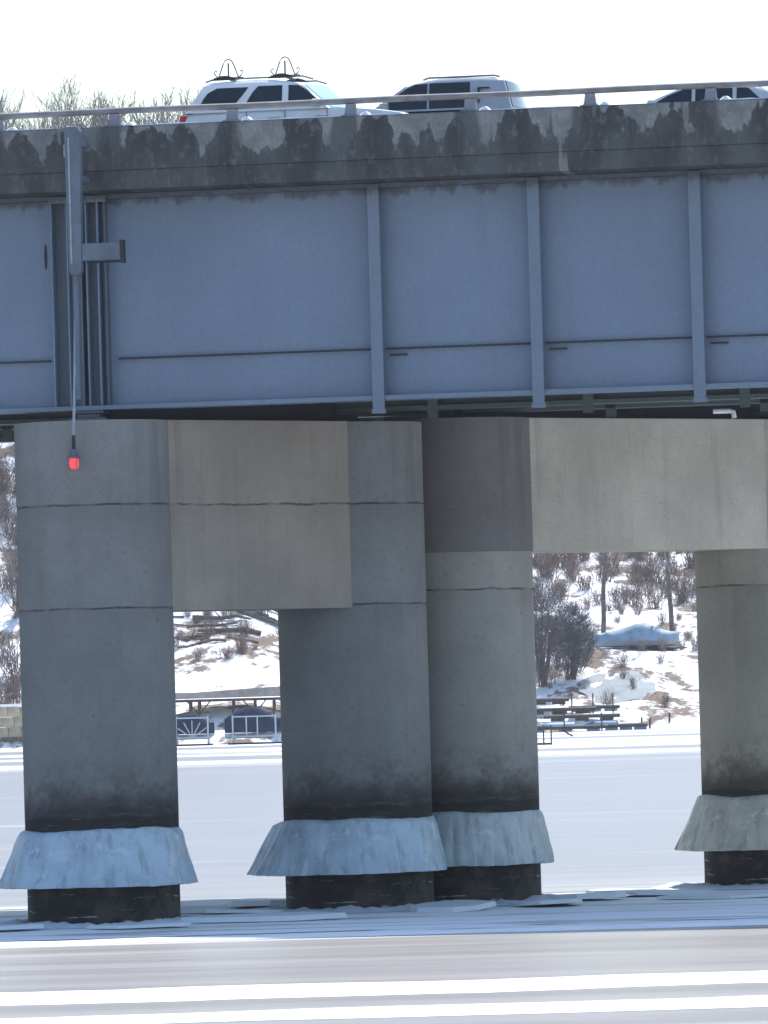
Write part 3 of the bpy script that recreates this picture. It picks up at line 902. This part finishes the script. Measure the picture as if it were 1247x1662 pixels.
# silver-grey SUV, nose to the left
pk = vehicle(dict(name='suv', w=.98, wt=.80, belt=1.30, roof=1.90, sill=.5, half=2.65, rear=-1.52, mat='dark_car', cabin_mat='silver_car', crown=.035, taper=.03,
    lower_top=[(-1.53, 1.0), (-1.5, 1.27), (-1.2, 1.32), (-.6, 1.32), (1.2, 1.32), (1.5, 1.28), (2.1, 1.22), (2.5, 1.12), (2.65, .85)],
    gbase=(-1.46, 1.34), groof=(-1.28, .50), bulge=.2, screen='glass',
    windows=[[(-.64, 1.34), (.16, 1.34), (.16, 1.84), (-.64, 1.84)],
             [(.20, 1.34), (1.12, 1.34), (.90, 1.55), (.60, 1.76), (.44, 1.83), (.20, 1.84)]],
    axles=(-.95, 1.75), wr=.4, mirror=1.02, handles=(-.1, .4), tail=(.9, 1.2), mirror_mat='silver_car'))
for s in (-1, 1):
    MB().box(-1.47, -.66, s*.985-.012, s*.985+.012, .72, 1.31).build('rear_quarter', M['silver_car'], pk, bevel=.01)
    MB().box(-1.02, -.80, s*.868-.03, s*.868+.03, 1.70, 1.725).build('quarter_trim', M['black'], pk)
    MB().box(-.83, -.805, s*.92-.05, s*.92+.05, 1.42, 1.70).build('quarter_seam', M['black'], pk)
    MB().tube([(-1.2, s*.7, 1.925), (-1.1, s*.7, 1.955), (.2, s*.7, 1.955), (.3, s*.7, 1.92)], .02, 6).build('roof_rail', M['post'], pk)
MB().box(-1.02, -.82, -.2, .2, 1.93, 1.965).build('roof_marker', M['amber'], pk, bevel=.01)
bridge_place(pk, 5.28, 8.2, 13.995, True)
tag(pk, 'silver-grey SUV with dark side windows facing left, just right of the white car', 'car')

# pale car cut by the right edge of the photo, nose to the left
cs = vehicle(dict(name='car', w=.92, wt=.72, belt=1.12, roof=1.58, sill=.35, half=2.3, mat='pale_car', crown=.05,
    lower_top=[(-2.3, .9), (-2.2, 1.08), (-1.7, 1.13), (-.6, 1.14), (1.0, 1.13), (1.4, 1.06), (1.9, .97), (2.2, .85), (2.3, .68)],
    gbase=(-1.75, 1.35), groof=(-.95, .30),
    windows=[[(-1.25, 1.18), (-.72, 1.18), (-.72, 1.50), (-.95, 1.47)],
             [(-.64, 1.18), (.08, 1.18), (.08, 1.51), (-.64, 1.51)],
             [(.15, 1.18), (.98, 1.18), (.62, 1.38), (.32, 1.49), (.15, 1.51)]],
    axles=(-1.35, 1.4), wr=.34, mirror=.9, handles=(-.5, .3), tail=(.75, .98)))
bridge_place(cs, 10.38, 8.2, 14.02, True)
tag(cs, 'low pale car with dark side windows partly hidden by the railing near the right edge', 'car')

# ------------------------------------------------------------------ far bank: trees, brush, docks, boats
def bare_tree(seed, h, spread=.5, up=.75, depth=5, r0=None):
    rnd = random.Random(seed)
    trunk, crown = MB(), MB()
    r0 = r0 or h*.021
    def grow(p, d, L, r, lev):
        n = 3
        pts = [p.copy()]; q = p.copy(); dd = d.copy()
        for i in range(n):
            dd = (dd + Vector((rnd.gauss(0, .10), rnd.gauss(0, .10), .06*up))).normalized()
            q = q + dd*L/n; pts.append(q.copy())
        r1 = max(.022, r*.62)
        tgt = trunk if lev == 0 else crown
        tgt.tube(pts, [r + (r1-r)*i/n for i in range(n+1)], 6 if lev == 0 else (4 if lev < 3 else 3), cap=False)
        if lev >= depth: return
        k = rnd.choice((2, 3, 3)) if lev else rnd.choice((3, 4))
        for i in range(k):
            a = rnd.uniform(0, 2*math.pi); sp = spread*rnd.uniform(.55, 1.25)
            side = Vector((math.cos(a), math.sin(a), 0))
            nd = (dd*1.0 + side*sp + Vector((0, 0, .18*up))).normalized()
            st = pts[-1] if i < 2 else pts[rnd.choice((1, 2))]
            grow(st, nd, L*rnd.uniform(.58, .82), r1*rnd.uniform(.7, .95), lev+1)
    grow(Vector((0, 0, -.3)), Vector((rnd.gauss(0, .04), rnd.gauss(0, .04), 1)), h*.34, r0, 0)
    return trunk, crown
tree_meshes = []
for i, (h, sp, up) in enumerate(((15, .5, .9), (13, .62, .7), (16, .42, 1.1), (12, .55, .8))):
    t, c = bare_tree(20+i, h, sp, up)
    tree_meshes.append((t.mesh('trunk', M['bark']), c.mesh('crown', M['twig'])))
    tree_h = [max(v.co.z for v in cm.vertices) for _, cm in tree_meshes]
def place_tree(x, d, k, s, rz, label, group, lean=0.0, name='bare_tree'):
    o = empty(name, (x, d, ground(x, d)), rz)
    o.scale = (s, s, s); o.rotation_euler[1] = lean
    tm, cm = tree_meshes[k]
    put('trunk', tm, o); put('crown', cm, o)
    tag(o, label, 'tree', group)
rnd = random.Random(5)
for i in range(96):
    x = -44 + 31.5*(i + rnd.random())/96; d = rnd.uniform(696, 724); k = rnd.randrange(4)
    top = 4.25 + d*(.0806 + .0008*math.sin(x*1.7) - .0018*max(0, (x + 30)/16)) + rnd.uniform(-4.0, .8)
    place_tree(x, d, k, min(1.5, max(.3, (top - ground(x, d))/tree_h[k])), rnd.uniform(0, 6.28),
               'leafless grey tree among those on the hill top seen above the railing at left', 'leafless trees on the hill top')
for i in range(16):
    x = rnd.uniform(-38, -27); d = rnd.uniform(618, 680)
    place_tree(x, d, rnd.randrange(4), rnd.uniform(.5, .85), rnd.uniform(0, 6.28),
               'leafless tree on the snowy slope at the far left edge beside the pier', 'leafless trees on the left slope')
# two tall trunks standing on the slope to the right
for (x, d, k, s, ln, lb) in ((18.9, 668, 2, 1.25, .03, 'tall thin leafless tree on the snowy slope left of the two above the covered boat'),
                             (25.1, 670, 0, 1.2, -.05, 'tall thin leafless tree on the snowy slope right of the two above the covered boat')):
    t = MB(); z = 0
    r = random.Random(k)
    pts = [(0, 0, -.4), (.1, 0, 2.5), (.05, .1, 5), (.25, 0, 8), (.2, 0, 11)]
    o = empty('bare_tree', (x, d, ground(x, d))); o.rotation_euler = (0, ln, 0)
    t.tube(pts, [.24, .21, .19, .16, .13], 8); t.build('trunk', M['bark'], o, smooth=True)
    c = put('crown', tree_meshes[k][1], o); c.location = (.2, 0, 4.5); c.scale = (.7, .7, .9)
    tag(o, lb, 'tree')

def shrub_mesh(seed, h, n, mat):
    r = random.Random(seed); m = MB()
    for i in range(n):
        a = r.uniform(0, 6.28); sp = r.uniform(.1, .9)
        p = Vector((r.gauss(0, .35), r.gauss(0, .3), -.1)); d = Vector((math.cos(a)*sp, math.sin(a)*sp, 1)).normalized()
        L = h*r.uniform(.6, 1.05); q = p + d*L*.5 + Vector((0, 0, .1)); e = q + (d + Vector((r.gauss(0, .3), r.gauss(0, .3), 0))).normalized()*L*.5
        m.tube([p, q, e], [.035, .025, .010], 3, cap=False)
        for j in range(4):
            b = p.lerp(q, r.uniform(.4, 1)) if j < 2 else q.lerp(e, r.uniform(.1, .8))
            f = b + (d + Vector((r.gauss(0, .7), r.gauss(0, .7), .1))).normalized()*L*.32
            m.tube([b, f], [.02, .008], 3, cap=False)
    return m.mesh('shrub', mat)
sh_m = [shrub_mesh(60+i, h, 30, M['brush']) for i, h in enumerate((2.0, 1.5, 2.6))]
def brush(name_seed, xr, dr, count, sc, mats=sh_m):
    r = random.Random(name_seed); m = MB()
    for i in range(count):
        x, d = r.uniform(*xr), r.uniform(*dr); g = ground(x, d)
        if g < .3: continue
        me = r.choice(mats); s_ = r.uniform(*sc); a = r.uniform(0, 6.28); ca, sa = math.cos(a)*s_, math.sin(a)*s_
        b = len(m.v)
        m.v += [(x + v.co.x*ca - v.co.y*sa, d + v.co.x*sa + v.co.y*ca, g + v.co.z*s_) for v in me.vertices]
        m.f += [tuple(b + k for k in p.vertices) for p in me.polygons]
    o = m.build('brush', M['brush'])
    tag(o, kind='stuff')
    return o
brush(1, (6, 34), (684, 712), 140, (.6, 1.2))['label'] = 'tangled brown brush along the top of the snowy slope at right'
brush(2, (8, 33), (642, 684), 75, (.25, .6))['label'] = 'scattered low brown brush on the snowy right slope'
brush(3, (-23, -5), (618, 680), 210, (.3, .8))['label'] = 'low brown brush on the snowy slope between the two near columns'
brush(4, (-40, -26), (604, 720), 170, (.7, 1.6))['label'] = 'dense brown brush covering the slope at the far left edge'
brush(5, (-46, -8), (700, 728), 120, (.8, 1.5))['label'] = 'brown brush along the hill top behind the railing'

# fallen logs and branches on the middle slope
for i in range(24):
    x, d = rnd.uniform(-19, -9), rnd.uniform(622, 662)
    L = rnd.uniform(2.0, 6.0); a = rnd.uniform(-.35, .35) + (math.pi if rnd.random() < .5 else 0); r = rnd.uniform(.08, .22)
    o = empty('fallen_log', (x, d, 0))
    pts = []
    for k in range(5):
        q = (k/4-.5)*L; xx, dd = x + q*math.cos(a), d + q*math.sin(a)*1.6
        pts.append((xx - x, dd - d, ground(xx, dd) + r*.9))
    MB().tube(pts, [r, r*.95, r*.85, r*.7, r*.5], 7).build('trunk', M['bark'], o, smooth=True)
    b = Vector(pts[2])
    MB().tube([b, b + Vector((rnd.uniform(-.8, .8), -.3, rnd.uniform(.4, 1.1)))], [r*.4, r*.15], 5).build('branch', M['bark'], o)
    tag(o, 'fallen brown log lying on the snowy slope between the two near columns', 'log', 'fallen logs on the middle slope')

# rounded leafless thicket beside the right column
def thicket(x, d, h, w, seed, label):
    r = random.Random(seed); z0 = ground(x, d)
    o = empty('leafless_thicket', (x, d, z0))
    st = MB()
    for i in range(16):
        a = r.uniform(0, 6.28); q = r.uniform(.2, .95)
        st.tube([(r.gauss(0, .2), r.gauss(0, .2), -.3), (w*.45*q*math.cos(a), w*.45*q*math.sin(a), h*.45), (w*.85*q*math.cos(a), w*.85*q*math.sin(a), h*r.uniform(.75, .95)*(1-.3*q))], [.07, .05, .015], 4, cap=False)
    st.build('stems', M['bark'], o)
    m = MB()
    for i in range(8000):
        u = Vector((r.gauss(0, 1), r.gauss(0, 1), r.gauss(0, 1))).normalized()*(r.random()**.4)
        lump = 1 + .22*mnoise.noise((u.x*2.2, u.y*2.2, u.z*2.2 + seed))
        c = Vector((u.x*w*lump, u.y*w*lump, h*.5 + u.z*h*.52*lump))
        if c.z < 0: continue
        d_ = (Vector((u.x, u.y, .9)) + Vector((r.gauss(0, .5), r.gauss(0, .5), r.gauss(0, .4)))).normalized()*r.uniform(.3, .75)
        v = d_.cross(Vector((r.gauss(0, 1), r.gauss(0, 1), r.gauss(0, 1)))).normalized()*r.uniform(.012, .03)
        b = len(m.v); m.v += [tuple(c-v), tuple(c+v), tuple(c+d_)]; m.f.append((b, b+1, b+2))
    m.build('twigs', M['ever'], o)
    tag(o, label, 'bush', 'leafless thickets on the right bank')
thicket(13.2, 650, 9.6, 2.7, 1, 'tall rounded blue-grey leafless thicket touching the column on its left')
thicket(15.9, 652, 6.2, 2.0, 2, 'lower rounded blue-grey leafless thicket left of the covered boat')
thicket(10.2, 652, 8.0, 2.6, 4, 'blue-grey leafless thicket hidden mostly behind the column')

# boat under a pale blue tarpaulin on the right slope
bx, bd = 21.6, 664
bz = max(ground(bx-3, bd), ground(bx+3, bd)) + .15
o = empty('covered_boat', (bx, bd, bz))
m = MB(); NX = 22
for i in range(NX+1):
    t = i/NX; x = -3.9 + 7.8*t
    w = 1.15*min(1, (t*4)**.6 if t < .25 else 1)*min(1, ((1-t)*5)**.6 if t > .8 else 1) + .03
    hh = .62 + .62*math.exp(-((t-.58)/.2)**2) + .35*math.sin(t*3.1)
    for k in range(9):
        a = math.pi*k/8
        sag = .10*mnoise.noise((x*1.5, k*.8, 3)) + .05*mnoise.noise((x*4.0, k*.5, 6))
        m.v.append((x, -w*math.cos(a), .45 + hh*max(0, math.sin(a))**.75 + sag))
for i in range(NX):
    for k in range(8):
        a = i*9+k; m.f.append((a, a+1, a+10, a+9))
m.build('tarpaulin', M['tarp'], o, smooth=True)
m = MB()
for i in range(NX+1):
    t = i/NX; x = -3.8 + 7.6*t
    w = 1.1*min(1, (t*3+.15)**.7 if t < .28 else 1)
    m.v += [(x, -w, .5), (x, -w*.7, .05), (x, 0, -.1+.3*max(0, .3-t)), (x, w*.7, .05), (x, w, .5)]
for i in range(NX):
    for k in range(4):
        a = i*5+k; m.f.append((a, a+5, a+6, a+1))
m.build('hull', M['alum'], o, smooth=True)
MB().box(-2.6, 2.9, -.9, .9, -.32, -.12).box(2.9, 4.6, -.06, .06, -.3, -.2).build('trailer', M['navy'], o, bevel=.02)
for x in (-.4, .5):
    for s in (-1, 1):
        MB().tube([(x, s*1.0-.1, -.25), (x, s*1.0+.1, -.25)], .32, 14).build('wheel', M['black'], o)
tag(o, 'boat under a pale blue tarpaulin on a trailer on the snowy slope', 'boat')

# sloping boat ramp slab and a store of dock sections below it
m = MB(); NX = 14
for i in range(NX + 1):
    x = 16.2 + 6.6*i/NX
    for k in range(6):
        e_ = max(.15, math.sin(math.pi*(i + .5)/(NX + 1)))**.5
        d = 649 + (-4.2 + 1.7*k)*e_ + .4*math.sin(i*.9 + k)
        m.v.append((x, d, ground(x, d) + .05 + .05*mnoise.noise((x*.8, d*.8, 2))))
for i in range(NX):
    for k in range(5):
        a = i*6 + k; m.f.append((a, a+6, a+7, a+1))
tag(m.build('boat_ramp', plain('wet_concrete_ramp', (.30, .33, .345), .85, .12, 1.2), None, smooth=True), kind='structure')

# floating docks hauled to the bank at right
def dock(name, x, d, L, w, z, rz, label, posts=True, float_mat='blueplastic'):
    o = empty(name, (x, d, z), rz)
    n = max(4, int(L/.6)); bw = L/n
    bmesh_ = MB().box(0, bw-.05, -w/2, w/2, .42, .5).mesh('board', M['roofing'])
    for k in range(n): put('board', bmesh_, o).location = (-L/2 + k*bw, 0, 0)
    MB().box(-L/2, L/2-.05, -w/2, -w/2+.1, .18, .42).build('beam', M['timber'], o)
    MB().box(-L/2, L/2-.05, w/2-.1, w/2, .18, .42).build('beam', M['timber'], o)
    for k in range(3):
        xx = -L/2 + L*(k+.5)/3
        MB().box(xx-.5, xx+.5, -w/2+.12, w/2-.12, -.05, .175).build('float', M[float_mat], o, bevel=.05)
    if posts:
        for xx in (-L/2+.3, 0, L/2-.4):
            MB().tube([(xx, -w/2-.06, -.2), (xx, -w/2-.06, 1.5)], .06, 8).build('mooring_post', M['timber'], o)
    tag(o, label, 'dock')
dock('floating_dock', 14.5, 628, 7.0, 1.6, 0.02, -.12, 'blue-floated dock frozen in at the bank just right of the columns')
dock('floating_dock', 19.6, 631, 3.6, 1.4, .05, .05, 'short dock section with small box at the bank below the shed', False)
dock('floating_dock', 14.2, 634, 6.0, 1.6, 1.5, -.25, 'dock section stacked sloping on the bank behind the blue-floated dock', False, 'timber')
dock('gangway', 16.0, 632, 6.4, 1.0, .9, -.3, 'snow-covered gangway leaning down the bank below the evergreen bushes', False, 'timber')
dock('floating_dock', 12.6, 639, 5.0, 1.5, 2.3, .12, 'dock section lying highest on the bank beside the column', False, 'timber')
dock('floating_dock', 17.2, 637, 4.2, 1.3, 1.6, -.2, 'tilted dock section just below the boat ramp', True, 'blueplastic')
for i, (x, d, L, lb) in enumerate(((13.6, 630.5, 3.4, 'upturned blue dinghy hull nearest the column on the right bank'), (17.6, 633.5, 2.8, 'upturned blue dinghy hull below the boat ramp'))):
    m = MB()
    for a in range(13):
        t = a/12; w = .62*min(1, (t*3.2)**.7 if t < .3 else 1)
        for k in range(7):
            q = math.pi*k/6; m.v.append((-L/2 + L*t, -w*math.cos(q), .55*math.sin(q)*(.55 + .45*min(1, t*3))))
    for a in range(12):
        for k in range(6):
            b = a*7 + k; m.f.append((b, b+1, b+8, b+7))
    o = empty('dinghy', (x, d, max(.1, ground(x, d)) + .15), .1 - .3*i)
    m.build('hull', M['blueplastic'], o, smooth=True)
    MB().box(-L/2, L/2, -.03, .03, .5, .6).build('keel', M['alum'], o)
    tag(o, lb, 'boat')
o = empty('dock_frame', (10.15, 505, 0), .1)
for z in (.05, 1.15): MB().box(-.6, .6, -.05, .05, z, z+.09).build('crossbar', M['timber'], o)
for x in (-.6, -.0, .51): MB().box(x, x+.09, -.04, .04, 0, 1.3).build('upright', M['timber'], o)
MB().box(-.6, .6, .06, 1.2, .02, .09).build('base', M['timber'], o)
tag(o, 'small open timber frame standing alone on the lake ice beside the column', 'frame')
MB_ = MB().box(-.6, .6, -.08, .08, -.04, .08)
o = MB_.build('plank', M['timber'], None, bevel=.01); o.location = (13.4, 576, .25); o.rotation_euler = (0, .55, .2)
tag(o, 'loose plank sticking out of the lake ice in front of the far docks', 'plank')
for i, (x, d, h) in enumerate(((21.0, 634, 1.0), (21.7, 634.5, .9), (23.4, 636, .8))):
    o = MB().tube([(0, 0, -.3), (.03, 0, h)], [.09, .08], 8).build('mooring_post', M['timber']); o.location = (x, d, max(0, ground(x, d)))
    tag(o, ('short dark mooring post in snow at the right bank, leftmost of three', 'short dark mooring post in snow at the right bank, middle of three', 'short dark mooring post in snow at the right bank, rightmost of three')[i], 'post', 'mooring posts at the right bank')

# retaining wall at far left
o = empty('retaining_wall', (-31.5, 597, 0))
n = 12
blk = MB().box(0, .98, -.3, .3, 0, .78).mesh('stone_block', M['tan'], bevel=.03, seg=1)
for r_ in range(4):
    for k in range(n):
        put('stone_block', blk, o).location = (-6 + k*1.0 + (.5 if r_ % 2 else 0), rnd.uniform(-.03, .03), .2 + r_*.8)
MB().box(-6.2, 6.7, -.45, .4, 3.41, 3.6).build('coping', M['snow'], o, bevel=.04)
tag(o, 'tan block retaining wall at the water edge at far left', 'wall')

# boardwalk with shelter roof over two covered boats, between the near columns
o = empty('boat_shelter', (-13.5, 600, .15))
m = MB(); m.prism([(-8.5, 3.45), (-8.5, 3.8), (-5, 4.0), (-2, 3.95), (3, 4.2), (8.0, 4.35), (8.0, 3.5)], -2.4, 2.6); m.build('roof', M['roofing'], o, bevel=.05)
MB().box(-8.5, 8.0, -2.46, -2.405, 3.2, 3.42).build('fascia_board', M['timber'], o)
for x in (-7.8, -4.6, -2.2, -1.5, 1.2, 2.9, 4.4, 7.2):
    MB().box(x-.09, x+.09, -2.3, -2.12, 0, 3.3).build('post', M['timber'], o)
    MB().box(x-.09, x+.09, 2.1, 2.28, 0, 3.3).build('post', M['timber'], o)
for x in (-4.6, -1.5, 2.9):
    MB().tube([(x, -2.2, 2.2), (x+.9, -2.2, 3.25)], .06, 6).build('brace', M['timber'], o)
    MB().tube([(x, -2.2, 2.2), (x-.9, -2.2, 3.25)], .06, 6).build('brace', M['timber'], o)
tag(o, 'long boat shelter with flat weathered roof on dark posts at the far bank', 'shelter')

def lift_boat(x, d, L, h, label_b, label_l, seed, fan):
    o = empty('covered_boat', (x, d, .55))
    m = MB(); N = 16
    for i in range(N+1):
        t = i/N; xx = -L/2 + L*t; w = .95*min(1, (t*4+.1)**.6)*min(1, ((1-t)*4+.1)**.6)
        hh = h*(.55 + .45*math.sin(math.pi*min(1, t*1.15)))
        for k in range(9):
            a = math.pi*k/8
            m.v.append((xx, -w*math.cos(a), .35 + hh*max(0, math.sin(a))**.7 + .04*mnoise.noise((xx*2, k, seed))))
    for i in range(N):
        for k in range(8):
            a = i*9+k; m.f.append((a, a+1, a+10, a+9))
    m.build('boat_cover', M['navy'], o, smooth=True)
    for s in (-.45, .45):
        MB().tube([(-L/2, s, .12), (L/2-.4, s, .12), (L/2, s, .3)], [.2, .2, .05], 10).build('pontoon', M['alum'], o, smooth=True)
    tag(o, label_b, 'boat')
    l = empty('boat_lift', (x, d, 0))
    for sx in (-L*.36, L*.36):
        for sy in (-1.2, 1.2):
            MB().box(sx-.06, sx+.06, sy-.06, sy+.06, 0, 2.3).build('post', M['alum'], l)
        MB().box(sx-.05, sx+.05, -1.14, 1.14, .3, .42).build('cradle_beam', M['alum'], l)
    MB().box(-L*.36+.06, L*.36-.06, -1.25, -1.15, .55, .66).build('side_beam', M['alum'], l)
    MB().box(-L*.36+.06, L*.36-.06, -1.25, -1.15, 2.1, 2.2).build('side_beam', M['alum'], l)
    if fan:
        for a in (-55, -28, 0, 28, 55):
            MB().tube([(0, -1.22, .6), (1.35*math.sin(R(a)), -1.22, .6+1.35*math.cos(R(a)))], .045, 6).build('wheel_spoke', M['alum'], l)
    else:
        for xx in (-.6, .25): MB().box(xx-.05, xx+.05, -1.24, -1.16, .66, 2.1).build('upright', M['alum'], l)
    MB().box(-L*.45, L*.45, -1.4, 1.4, .02, .12).build('skid_base', M['navy'], l)
    tag(l, label_l, 'boat lift')
lift_boat(-15.3, 588, 3.4, 1.6, 'navy covered boat under the shelter beside the left column', 'pale lift frame with fan of spokes beside the left column', 2, True)
lift_boat(-10.5, 588, 4.6, 2.0, 'larger navy covered boat at the right end of the shelter', 'pale boxy lift frame around the larger navy boat', 6, False)

# ------------------------------------------------------------------ thin winter haze over the lake
hz = MB().box(-440, 440, -220, 880, -3.0, 95.0)
hm = bpy.data.materials.new('winter_haze'); hm.use_nodes = True
hn = hm.node_tree; hn.nodes.clear()
ho = hn.nodes.new('ShaderNodeOutputMaterial'); pv = hn.nodes.new('ShaderNodeVolumePrincipled')
pv.inputs['Color'].default_value = (.93, .95, 1, 1); pv.inputs['Density'].default_value = HAZE
pv.inputs['Anisotropy'].default_value = .3
hn.links.new(pv.outputs[0], ho.inputs['Volume'])
tag(hz.build('haze', hm), kind='stuff')
